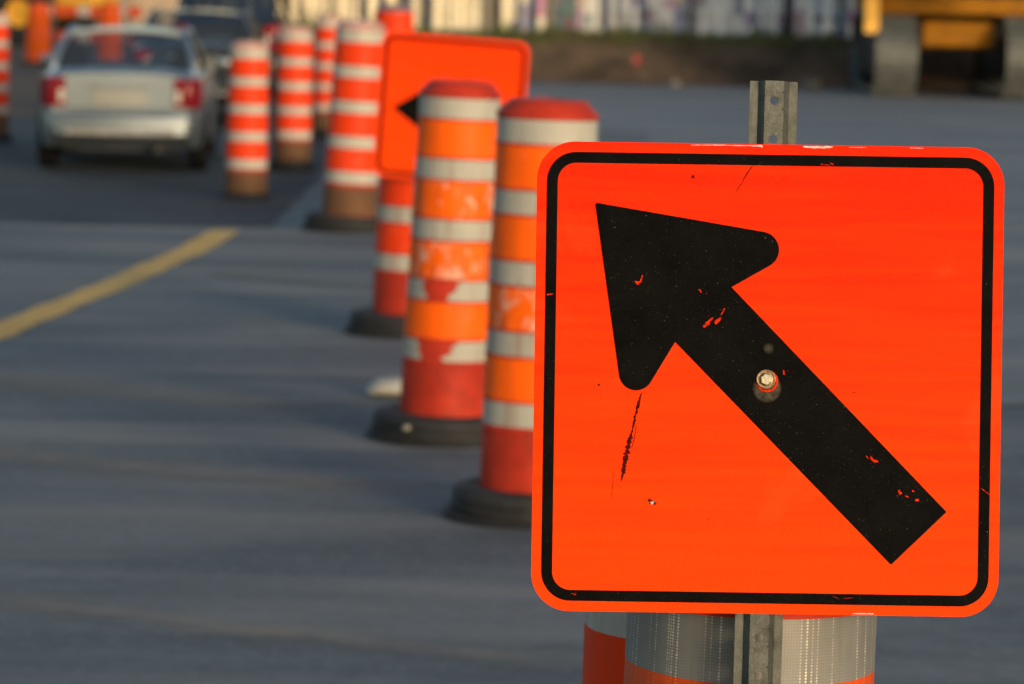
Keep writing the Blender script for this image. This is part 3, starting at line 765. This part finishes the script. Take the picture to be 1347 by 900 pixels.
# second sign: smaller in the picture, arrow pointing level, tilted on its post
s2 = empty('arrow_sign', (-.327, 18.22, 1.155)); s2.rotation_euler = (Matrix.Rotation(rad(90), 4, 'X') @ Matrix.Rotation(rad(-3.3), 4, 'Z')).to_euler()
tag(s2, 'tilted square orange road sign with mostly hidden black arrow, behind the peeling drum', 'road sign', None)
w2 = .735
m = MB(); m.prism(rrect(w2, w2 * .98, .055, 12), -.0022, -.0006); m.build('plate', M['sign_edge'], s2)
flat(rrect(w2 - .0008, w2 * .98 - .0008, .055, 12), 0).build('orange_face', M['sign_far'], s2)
ring_mb(w2 - .036, w2 * .98 - .036, .045, .018, .0015).build('black_border', M['black_film'], s2)
a2 = fillet([(-.292, -.015), (-.09, .125), (-.09, .04), (.29, .04), (.29, -.07), (-.09, -.07), (-.09, -.155)], [.004, .02, 0, 0, 0, 0, .02], 8)
a2 = [(x, y) for x, y in a2]
flat(a2, .001).build('black_arrow', M['black_film'], s2)
p2 = u_channel(-1.16, .33, [.30, .25, .2], 'post', s2); p2.matrix_local = Matrix.Translation((0, 0, -.0175)) @ Matrix(((1, 0, 0, 0), (0, 0, 1, 0), (0, -1, 0, 0), (0, 0, 0, 1)))
m = MB(); m.prism([(.011 * cos(k * pi / 3), .011 * sin(k * pi / 3)) for k in range(6)], .001, .009); m.build('bolt', M['zinc'], s2)

# cream sandbag lying on the asphalt behind the peeling drum
m = MB(); n, k = 26, 16; vs = []
for i in range(n):
    t = i / (n - 1); xx = (t - .5) * .42
    e = max(.0, 1 - abs(2 * t - 1) ** 5) ** .5
    for j in range(k):
        a = 2 * pi * j / k; w = .10 * e + .012; h = .034 * e + .006
        p = Vector((xx, w * cos(a), h * (1 + sin(a)))); p += Vector((0, 0, .008 * noise.noise(p * 30))) if p.z > .01 else Vector()
        vs.append(p)
fs = [(i * k + j, i * k + (j + 1) % k, (i + 1) * k + (j + 1) % k, (i + 1) * k + j) for i in range(n - 1) for j in range(k)] + [tuple(range(k))[::-1], tuple(range((n - 1) * k, n * k))]
m.add(vs, fs); o = m.build('sandbag', M['bag'], smooth=True); o.location = (-.425, 15.85, .003); o.rotation_euler = (0, 0, rad(4))
tag(o, 'pale cream sandbag lying on the asphalt behind the peeling drum', 'sandbag')

# ------------------------------------------------------------------ cars
def make_car(name, label, paintm, glass, L=4.28, Wd=1.68, H=1.47, suv=False):
    root = empty(name); tag(root, label, 'car', 'cars driving away along the dark lane')
    hw = Wd / 2; hl = L / 2; wr = .31; wy = (-hl + .82, hl - .80)
    belt = .97 if not suv else 1.08
    def st(y):
        t = (y + hl) / L
        w = hw * (1 - .16 * (abs(2 * t - 1)) ** 6 - .03 * abs(2 * t - 1))
        deck = belt
        if suv: deck = belt if t < .66 else belt - .10 * ((t - .66) / .34) ** 1.2
        else: deck = belt + .02 - .0 * t if t < .2 else (belt if t < .66 else belt - .20 * ((t - .66) / .34) ** 1.4)
        zo = .24
        for c in wy:
            d = abs(y - c)
            if d < .37: zo = max(zo, wr + sqrt(max(0, .37 ** 2 - d * d)))
        return w, deck, zo
    ysn = sorted(set([-hl, -hl + .02, -hl + .06, -hl + .14, hl, hl - .03, hl - .1, hl - .2] + [-hl + .2 + i * (L - .4) / 18 for i in range(19)] + [c + d for c in wy for d in (-.372, -.36, -.32, -.24, -.12, 0, .12, .24, .32, .36, .372)]))
    m = MB(); rings = []
    for y in ysn:
        w, dk, zo = st(y); end = 0
        e0 = max(0, 1 - (y + hl) / .14); e1 = max(0, 1 - (hl - y) / .2)
        pin = 1 - .06 * e0 ** 2 - .10 * e1 ** 2
        w *= pin; inner = w - .22; dk -= .035 * e0 ** 2 + .12 * e1 ** 2
        zb = .25 + .14 * e0 + .04 * e1; zo = max(zo, zb)
        half = [(0, zb), (inner, zb), (inner, zo), (w * .97, zo), (w, max(zo + .03, .44)), (w, max(zo + .05, .60)), (w * .985, max(zo + .07, .78)), (w * .93, dk - .035), (w * .86, dk), (w * .5, dk + .018), (0, dk + .022)]
        ring = [(x, y, z) for x, z in half] + [(-x, y, z) for x, z in half[-2:0:-1]]
        rings.append(ring)
    k = len(rings[0]); vs = [p for r in rings for p in r]
    fs = [(i * k + j, i * k + (j + 1) % k, (i + 1) * k + (j + 1) % k, (i + 1) * k + j) for i in range(len(rings) - 1) for j in range(k)]
    fs += [tuple(range(k)), tuple(range((len(rings) - 1) * k, len(rings) * k))]
    m.add(vs, fs); m.build('body', paintm, root, auto=38)
    # cabin
    if suv: rb, rt = -hl + .10, -hl + .42; ft, fb = .35, 1.05
    else: rb, rt = -hl + .55, -hl + 1.12; ft, fb = .30, 1.02
    bw, tw = hw * .87, hw * .67; zr = H - .06; bz = belt + .004
    C = {}
    for s in (-1, 1):
        C['rb', s] = Vector((s * bw * .95, rb, bz)); C['rt', s] = Vector((s * tw * .98, rt, zr)); C['ft', s] = Vector((s * tw, ft, zr)); C['fb', s] = Vector((s * bw * .97, fb, bz))
        C['mt', s] = Vector((s * tw * 1.03, -.35, zr + .01)); C['mb', s] = Vector((s * bw * 1.02, -.30, bz))
    m = MB(); nx, ny = 9, 9; vs = []
    for j in range(ny):
        t = j / (ny - 1); yy = rt - .05 + (ft - rt + .08) * t
        for i in range(nx):
            u = i / (nx - 1) * 2 - 1; z = zr + (H - zr) * (1 - u ** 2) * (.55 + .45 * sin(pi * (.15 + .7 * t)))
            vs.append((u * tw * 1.02, yy + .07 * (1 - u * u) * (-1 if t < .5 else 1) * abs(2 * t - 1) * -1 * 0, z))
    nn = nx * ny; vs += [(x, y, z - .03) for x, y, z in vs]
    fs = [(j * nx + i, j * nx + i + 1, (j + 1) * nx + i + 1, (j + 1) * nx + i) for j in range(ny - 1) for i in range(nx - 1)]
    fs += [tuple(nn + q for q in f) for f in fs]
    edge = [i for i in range(nx)] + [j * nx + nx - 1 for j in range(1, ny)] + [(ny - 1) * nx + i for i in range(nx - 2, -1, -1)] + [j * nx for j in range(ny - 2, 0, -1)]
    fs += [(edge[i], edge[(i + 1) % len(edge)], nn + edge[(i + 1) % len(edge)], nn + edge[i]) for i in range(len(edge))]
    m.add(vs, fs); m.build('roof', paintm, root, auto=40)
    for s in (-1, 1):
        for a, b, nm in (('rb', 'rt', 'rear_pillar'), ('fb', 'ft', 'front_pillar'), ('mb', 'mt', 'middle_pillar')):
            m = MB(); A, B = C[a, s], C[b, s]; q = .042 if nm == 'rear_pillar' else .032
            m.tube([A + Vector((0, 0, -.03)), A.lerp(B, .5) + Vector((s * .02, 0, 0)), B + Vector((0, 0, .01))], [q, q * .9, q * .8], 8); m.build(nm, paintm if nm != 'middle_pillar' else M['trim'], root, smooth=True)
        m = MB(); m.tube([C['rt', s], C['mt', s], C['ft', s]], .04, 8); m.build('roof_rail', paintm, root, smooth=True)
    def pane(name, pts, bulge=(0, 0, 0)):
        m = MB(); a, b, c, d = pts; vs = []; n = 8
        for j in range(n + 1):
            for i in range(n + 1):
                u, v = i / n, j / n; p = a.lerp(b, u).lerp(d.lerp(c, u), v); p = p + Vector(bulge) * (4 * u * (1 - u)); vs.append(p)
        m.add(vs, [(j * (n + 1) + i, j * (n + 1) + i + 1, (j + 1) * (n + 1) + i + 1, (j + 1) * (n + 1) + i) for j in range(n) for i in range(n)]); m.build(name, glass, root, smooth=True)
    pane('rear_window', (C['rb', -1], C['rb', 1], C['rt', 1], C['rt', -1]), (0, -.07, .0))
    pane('windshield', (C['fb', -1], C['fb', 1], C['ft', 1], C['ft', -1]), (0, .10, 0))
    for s in (-1, 1):
        pane('side_window', (C['rb', s], C['mb', s], C['mt', s], C['rt', s])); pane('side_window', (C['mb', s], C['fb', s], C['ft', s], C['mt', s]))
    m = MB(); m.box((0, (rb + fb) / 2, belt + .026), (bw * 1.8, fb - rb - .12, .008)); m.build('cabin_tray', M['dark'], root)
    for sx in (-.56, .56):
        m = MB(); m.box((sx, -.25, belt + .05), (.30, .12, .12)); m.box((sx, -.25, belt + .17), (.22, .09, .13)); m.build('seat', M['dark'], root, bevel=.03)
    # rear end
    ry = -hl
    m = MB(); pr = [(-hw * .86, ry + .16), (-hw * .80, ry - .01), (-hw * .5, ry - .055), (0, ry - .065), (hw * .5, ry - .055), (hw * .80, ry - .01), (hw * .86, ry + .16), (0, ry + .2)]
    m.prism(pr, .335, .60); m.build('bumper', paintm, root, bevel=.05, auto=40)
    m = MB(); m.box((0, ry - .060, .405), (hw * 1.25, .022, .05)); m.build('bumper_strip', M['alloy'], root)
    for s in (-1, 1):
        m = MB(); z0, z1 = (.64, .93) if not suv else (.68, 1.05)
        out = [(s * hw * .60, ry - .012), (s * hw * .80, ry - .004), (s * hw * .905, ry + .10), (s * hw * .93, ry + .22), (s * hw * .7, ry + .2)]
        q = out if s > 0 else out[::-1]
        m.prism(q, z0, z1); lamp = m.build('tail_light', M['lamp'], root, bevel=.02, auto=40)
        m = MB(); m.box((s * hw * .66, ry - .012, (z0 + z1) / 2 - .03), (.06, .012, .12)); m.build('reversing_lamp', M['lampw'], lamp, bevel=.004)
    m = MB(); m.box((0, ry - .012, .735), (.52, .01, .155)); m.build('license_plate', M['plate'], root, bevel=.004)
    m = MB(); m.box((0, ry - .012, .845), (.62, .03, .025)); m.build('plate_trim', M['alloy'], root, bevel=.006)
    m = MB(); m.prism([(-hw * .58, ry + .002), (hw * .58, ry + .002), (hw * .58, ry - .008), (-hw * .58, ry - .008)], .625, .635); m.build('boot_seam', M['trim'], root)
    for s in (-1, 1):
        m = MB(); m.box((s * (hw + .06), .72, belt + .04), (.15, .08, .10)); m.build('wing_mirror', paintm, root, bevel=.03)
        for y0, y1 in ((-.30, .80), (-1.18, -.32)):
            m = MB(); yy = (y0 + y1) / 2; m.box((s * (hw * .985 + .010), yy + .3, .80), (.02, .16, .03)); m.build('door_handle', paintm, root, bevel=.006)
        for c in wy:
            m = MB(); pf = [(.20, -.09), (.285, -.095), (wr, -.07), (wr, .07), (.285, .095), (.20, .09)]
            vs = []; n = 32
            for i in range(n):
                a = 2 * pi * i / n
                for r, xo in pf: vs.append((s * (hw - .115) + xo, c + r * cos(a), wr + r * sin(a)))
            kk = len(pf); m.add(vs, [(i * kk + j, ((i + 1) % n) * kk + j, ((i + 1) % n) * kk + (j + 1) % kk, i * kk + (j + 1) % kk) for i in range(n) for j in range(kk)])
            wh = empty('wheel'); wh.parent = root
            m.build('tyre', M['tyre'], wh, auto=40)
            m = MB(); vs = []
            for i in range(n):
                a = 2 * pi * i / n
                for r, xo in ((.205, .085), (.19, .06), (.06, .075), (.002, .08)): vs.append((s * (hw - .115 + xo), c + r * cos(a), wr + r * sin(a)))
            m.add(vs, [(i * 4 + j, ((i + 1) % n) * 4 + j, ((i + 1) % n) * 4 + j + 1, i * 4 + j + 1) for i in range(n) for j in range(3)]); m.build('rim', M['alloy'], wh, auto=40)
    m = MB(); m.box((0, 0, .235), (hw * 1.3, L * .9, .04)); m.box((hw * .45, -hl + .2, .25), (.07, .5, .07)); m.build('underbody', M['trim'], root)
    return root
c1 = make_car('sedan', 'silver sedan with red tail lights, nearest of the cars on the dark lane', M['silver'], M['glass'], 4.3, 1.71, 1.40)
c1.location = (-3.975, 37.75, -.298); c1.rotation_euler = (0, 0, rad(3.0))
c2 = make_car('sedan', 'dark blue grey sedan directly ahead of the silver sedan', M['bluegrey'], M['glass'], 4.5, 1.72, 1.41)
c2.location = (-4.10, 47.6, -.298); c2.rotation_euler = (0, 0, rad(2))
c3 = make_car('utility_vehicle', 'tall black utility vehicle farthest ahead in the lane', M['blackp'], M['glass_dark'], 4.7, 1.85, 1.78, True)
c3.location = (-4.35, 57.0, -.298)

# ------------------------------------------------------------------ excavator on tracks
ex = empty('excavator', (6.17, 52.9, 0)); tag(ex, 'dusty yellow crawler excavator parked in front of the earth bank', 'excavator')
def track(cx):
    tr = MB(); n = 76; L2, R = 1.45, .56; w = .58; path = []
    per = 4 * L2 + 2 * pi * R
    for i in range(n):
        s_ = per * i / n
        if s_ < 2 * L2: p, nrm = (-L2 + s_, 0), -pi / 2
        elif s_ < 2 * L2 + pi * R: a = (s_ - 2 * L2) / R - pi / 2; p, nrm = (L2 + R * cos(a), R + R * sin(a)), a
        elif s_ < 4 * L2 + pi * R: p, nrm = (L2 - (s_ - 2 * L2 - pi * R), 2 * R), pi / 2
        else: a = (s_ - 4 * L2 - pi * R) / R + pi / 2; p, nrm = (-L2 + R * cos(a), R + R * sin(a)), a
        Mx = Matrix.Rotation(nrm - pi / 2, 4, 'X')
        q = (cx, p[0] - .03 * cos(nrm), p[1] - .03 * sin(nrm) + .03)
        tr.box(q, (w, per / n * .93, .022), Mx)
        for d in (-.035, .035):
            off = Mx @ Vector((0, d, .02)); tr.box(Vector(q) + off, (w, .014, .03), Mx)
    t = tr.build('track', M['shoe'], ex)
    m = MB(); m.box((cx, 0, .56), (.34, 2.5, .62)); m.build('track_frame', M['steel'], t, bevel=.05)
    for e in (-1, 1):
        m = MB(); vs = []; n = 24
        for i in range(n):
            a = 2 * pi * i / n
            for r, xo in ((.05, -.16), (.46, -.16), (.46, .16), (.05, .16)): vs.append((cx + xo, e * 1.45 + r * cos(a), .58 + r * sin(a)))
        m.add(vs, [(i * 4 + j, ((i + 1) % n) * 4 + j, ((i + 1) % n) * 4 + (j + 1) % 4, i * 4 + (j + 1) % 4) for i in range(n) for j in range(4)]); m.build('drive_wheel', M['steel'], t, auto=40)
for cx in (-.91, .91): track(cx)
m = MB(); m.box((0, -1.15, .90), (1.0, .5, .34)); m.box((0, 0, .88), (1.05, 1.9, .40)); m.build('centre_frame', M['cat'], ex, bevel=.03)
m = MB(); m.lathe([(.3, 1.06), (.62, 1.06), (.66, 1.10), (.66, 1.17), (.3, 1.17)], 40, closed=True); m.build('turntable', M['steel'], ex, auto=40)
m = MB(); m.box((.18, .25, 1.30), (2.66, 3.9, .24)); m.build('deck', M['cat'], ex, bevel=.03)
m = MB(); m.box((-1.262, -1.76, 1.30), (.20, .24, .80)); m.build('step_box', M['wood'], ex, bevel=.025)
m = MB(); m.box((.18, 1.45, 1.95), (2.6, 1.5, 1.05)); m.build('engine_house', M['cat'], ex, bevel=.06)
m = MB(); m.box((.18, 2.35, 1.75), (2.6, .5, .85)); m.build('counterweight', M['steel'], ex, bevel=.12)
cab = empty('cab'); cab.parent = ex
m = MB()
for x_ in (-1.1, -.22):
    for y_ in (-1.55, -.05): m.box((x_, y_, 2.22), (.07, .07, 1.56))
m.box((-.66, -.8, 3.03), (1.0, 1.65, .08)); m.box((-.66, -.8, 1.62), (.94, 1.56, .36)); m.build('cab_frame', M['cat'], cab, bevel=.015)
m = MB(); m.box((-.66, -1.575, 2.38), (.84, .012, 1.14)); m.box((-1.125, -.8, 2.38), (.012, 1.42, 1.14)); m.box((-.195, -.8, 2.38), (.012, 1.42, 1.14)); m.build('cab_glass', M['glass_dark'], cab)
m = MB(); m.box((-.66, -.55, 1.98), (.5, .5, .14)); m.box((-.66, -.33, 2.3), (.5, .12, .6)); m.build('cab_seat', M['dark'], cab, bevel=.03)
def beam(name, pts, w, hs, mat=None):
    m = MB(); vs = []; n = len(pts)
    for i, p in enumerate(pts):
        p = Vector(p); d = (Vector(pts[min(i + 1, n - 1)]) - Vector(pts[max(i - 1, 0)])).normalized(); q = Vector((0, -d.z, d.y)) * hs[i] / 2
        for sx in (-w / 2, w / 2): vs += [p + Vector((sx, 0, 0)) + q, p + Vector((sx, 0, 0)) - q]
    fs = []
    for i in range(n - 1):
        a = 4 * i; b = a + 4; fs += [(a, a + 1, b + 1, b), (a + 2, b + 2, b + 3, a + 3), (a, b, b + 2, a + 2), (a + 1, a + 3, b + 3, b + 1)]
    fs += [(0, 2, 3, 1), (4 * n - 4, 4 * n - 3, 4 * n - 1, 4 * n - 2)]
    m.add(vs, fs); return m.build(name, mat or M['cat'], ex, bevel=.02)
beam('boom', [(.35, -.9, 1.7), (.35, -1.9, 3.3), (.35, -2.6, 3.9), (.35, -4.0, 4.1)], .36, [.35, .62, .6, .35])
beam('stick', [(.35, -4.0, 4.3), (.35, -4.1, 3.9), (.35, -3.7, 2.5), (.35, -3.5, 2.15)], .28, [.3, .45, .34, .25])
m = MB(); m.prism([(-3.5, 2.2), (-3.9, 2.15), (-4.0, 1.75), (-3.7, 1.45), (-3.2, 1.5), (-3.1, 1.7), (-3.6, 1.75)], -.15, .85, Matrix(((0, 0, 1, 0), (1, 0, 0, 0), (0, 1, 0, 0), (0, 0, 0, 1)))); m.build('bucket', M['steel'], ex, bevel=.02)
for sx in (.12, .58):
    m = MB(); m.tube([(sx, -.95, 1.45), (sx, -1.75, 2.7)], .06, 10); m.tube([(sx, -1.75, 2.7), (sx, -2.1, 3.3)], .035, 10); m.build('hydraulic_ram', M['steel'], ex)

# ------------------------------------------------------------------ wheel loader and sand heap beyond the left shoulder
ld = empty('wheel_loader', (-11.3, 77.5, -.25), (0, 0, rad(72))); tag(ld, 'yellow wheel loader on the far dirt, behind the plump orange barrel', 'wheel loader')
for x_ in (-1.0, 1.0):
    for y_ in (-1.4, 1.5):
        wh = empty('wheel'); wh.parent = ld; m = MB(); vs = []; n = 36; pf = [(.3, -.2), (.62, -.25), (.70, -.2), (.70, .2), (.62, .25), (.3, .2)]
        for i in range(n):
            a = 2 * pi * i / n
            for r, xo in pf: vs.append((x_ + xo, y_ + r * cos(a), .70 + r * sin(a)))
        m.add(vs, [(i * 6 + j, ((i + 1) % n) * 6 + j, ((i + 1) % n) * 6 + (j + 1) % 6, i * 6 + (j + 1) % 6) for i in range(n) for j in range(6)]); m.build('tyre', M['rubber'], wh, auto=40)
        m = MB(); vs = []
        for i in range(n):
            a = 2 * pi * i / n
            for r, xo in ((.32, .2), (.25, .1), (.002, .12)): vs.append((x_ + xo * (1 if x_ > 0 else -1), y_ + r * cos(a), .70 + r * sin(a)))
        m.add(vs, [(i * 3 + j, ((i + 1) % n) * 3 + j, ((i + 1) % n) * 3 + j + 1, i * 3 + j + 1) for i in range(n) for j in range(2)]); m.build('rim', M['loader'], wh)
m = MB(); m.box((0, -1.6, 1.25), (1.5, 2.4, .9)); m.build('engine_cover', M['loader'], ld, bevel=.08)
m = MB(); m.box((0, 1.0, .95), (.9, 2.4, .55)); m.build('front_frame', M['loader'], ld, bevel=.05)
m = MB(); m.box((0, -.1, 2.75), (1.35, 1.3, .1))
for x_ in (-.6, .6):
    for y_ in (-.65, .45): m.box((x_, y_, 2.1), (.07, .07, 1.3))
m.box((0, -.1, 1.45), (1.3, 1.2, .3)); m.build('cab', M['loader'], ld)
m = MB(); m.box((0, .49, 2.15), (1.1, .012, 1.05)); m.box((-.63, -.1, 2.15), (.012, 1.0, 1.05)); m.box((.63, -.1, 2.15), (.012, 1.0, 1.05)); m.build('cab_glass', M['glass_dark'], ld)
for x_ in (-.4, .4):
    m = MB(); m.tube([(x_, 1.2, 1.5), (x_, 2.4, 1.35), (x_, 3.1, .6)], .11, 8); m.build('lift_arm', M['loader'], ld)
m = MB(); m.prism([(2.95, .95), (3.05, .15), (3.9, .08), (3.95, .13), (3.2, .25), (3.1, .95)], -1.25, 1.25, Matrix(((0, 0, 1, 0), (1, 0, 0, 0), (0, 1, 0, 0), (0, 0, 0, 1)))); m.build('bucket', M['loader'], ld)
m = MB(); n = 40; vs = []
for j in range(16):
    for i in range(n):
        a = 2 * pi * i / n; r = 2.6 * (1 - j / 15.0); x_ = r * cos(a); y_ = r * sin(a)
        vs.append((x_ * (1 + .12 * fbm(cos(a), sin(a), 2)), y_, 1.75 * (j / 15.0) ** 1.05 + .09 * fbm(x_ * 1.4, y_ * 1.4) - .08))
m.add(vs, [(j * n + i, j * n + (i + 1) % n, (j + 1) * n + (i + 1) % n, (j + 1) * n + i) for j in range(15) for i in range(n)])
o = m.build('sand_heap', M['sand'], smooth=True); o.location = (-8.5, 84, -.28); tag(o, 'sunlit heap of tan sand beyond the roof of the silver sedan', 'sand heap')
# low line of scrubby hills closing the view
hills = sheet('hills', M['dirt'], axis([(-300, 300, 10)]), axis([(190, 330, 10)]), lambda x, y: 14 * sstep(190, 300, y) * (1 + .35 * fbm(x * .01, y * .01)) - .6)

# ------------------------------------------------------------------ light
SUN_EL, SUN_AZ = rad(7.5), rad(-58)          # azimuth measured from +X toward -Y is negative
sd = Vector((cos(SUN_EL) * cos(SUN_AZ), cos(SUN_EL) * sin(SUN_AZ), sin(SUN_EL)))
L = bpy.data.lights.new('sun', 'SUN'); L.energy = 2.45; L.angle = rad(13); L.color = (1.0, .83, .61)
so = bpy.data.objects.new('sun', L); COL.objects.link(so); so.rotation_euler = sd.to_track_quat('Z', 'Y').to_euler(); so.location = (10, -10, 20)
w = bpy.data.worlds.new('World'); sc.world = w; w.use_nodes = True
nt = w.node_tree; sky = nt.nodes.new('ShaderNodeTexSky'); sky.sky_type = 'NISHITA'; sky.sun_disc = False
sky.sun_elevation = SUN_EL; sky.sun_rotation = atan2(sd.x, sd.y); sky.air_density = 1.0; sky.dust_density = 1.6; sky.ozone_density = 1.2
bg = nt.nodes['Background']; nt.links.new(sky.outputs[0], bg.inputs[0]); bg.inputs[1].default_value = .25

# ------------------------------------------------------------------ camera
cd = bpy.data.cameras.new('camera'); cam = bpy.data.objects.new('camera', cd); COL.objects.link(cam)
cd.sensor_width = 36; cd.lens = 4812.0 / 1347 * 36; cd.clip_start = .1; cd.clip_end = 4000
cam.location = (0, 0, 1.95); cam.rotation_euler = CAMR.to_euler()
cd.dof.use_dof = True; cd.dof.focus_distance = 4.81; cd.dof.aperture_fstop = 7.2
sc.camera = cam
sc.view_settings.view_transform = 'Standard'; sc.view_settings.look = 'None'; sc.view_settings.exposure = 0
sc.cycles.use_denoising = True
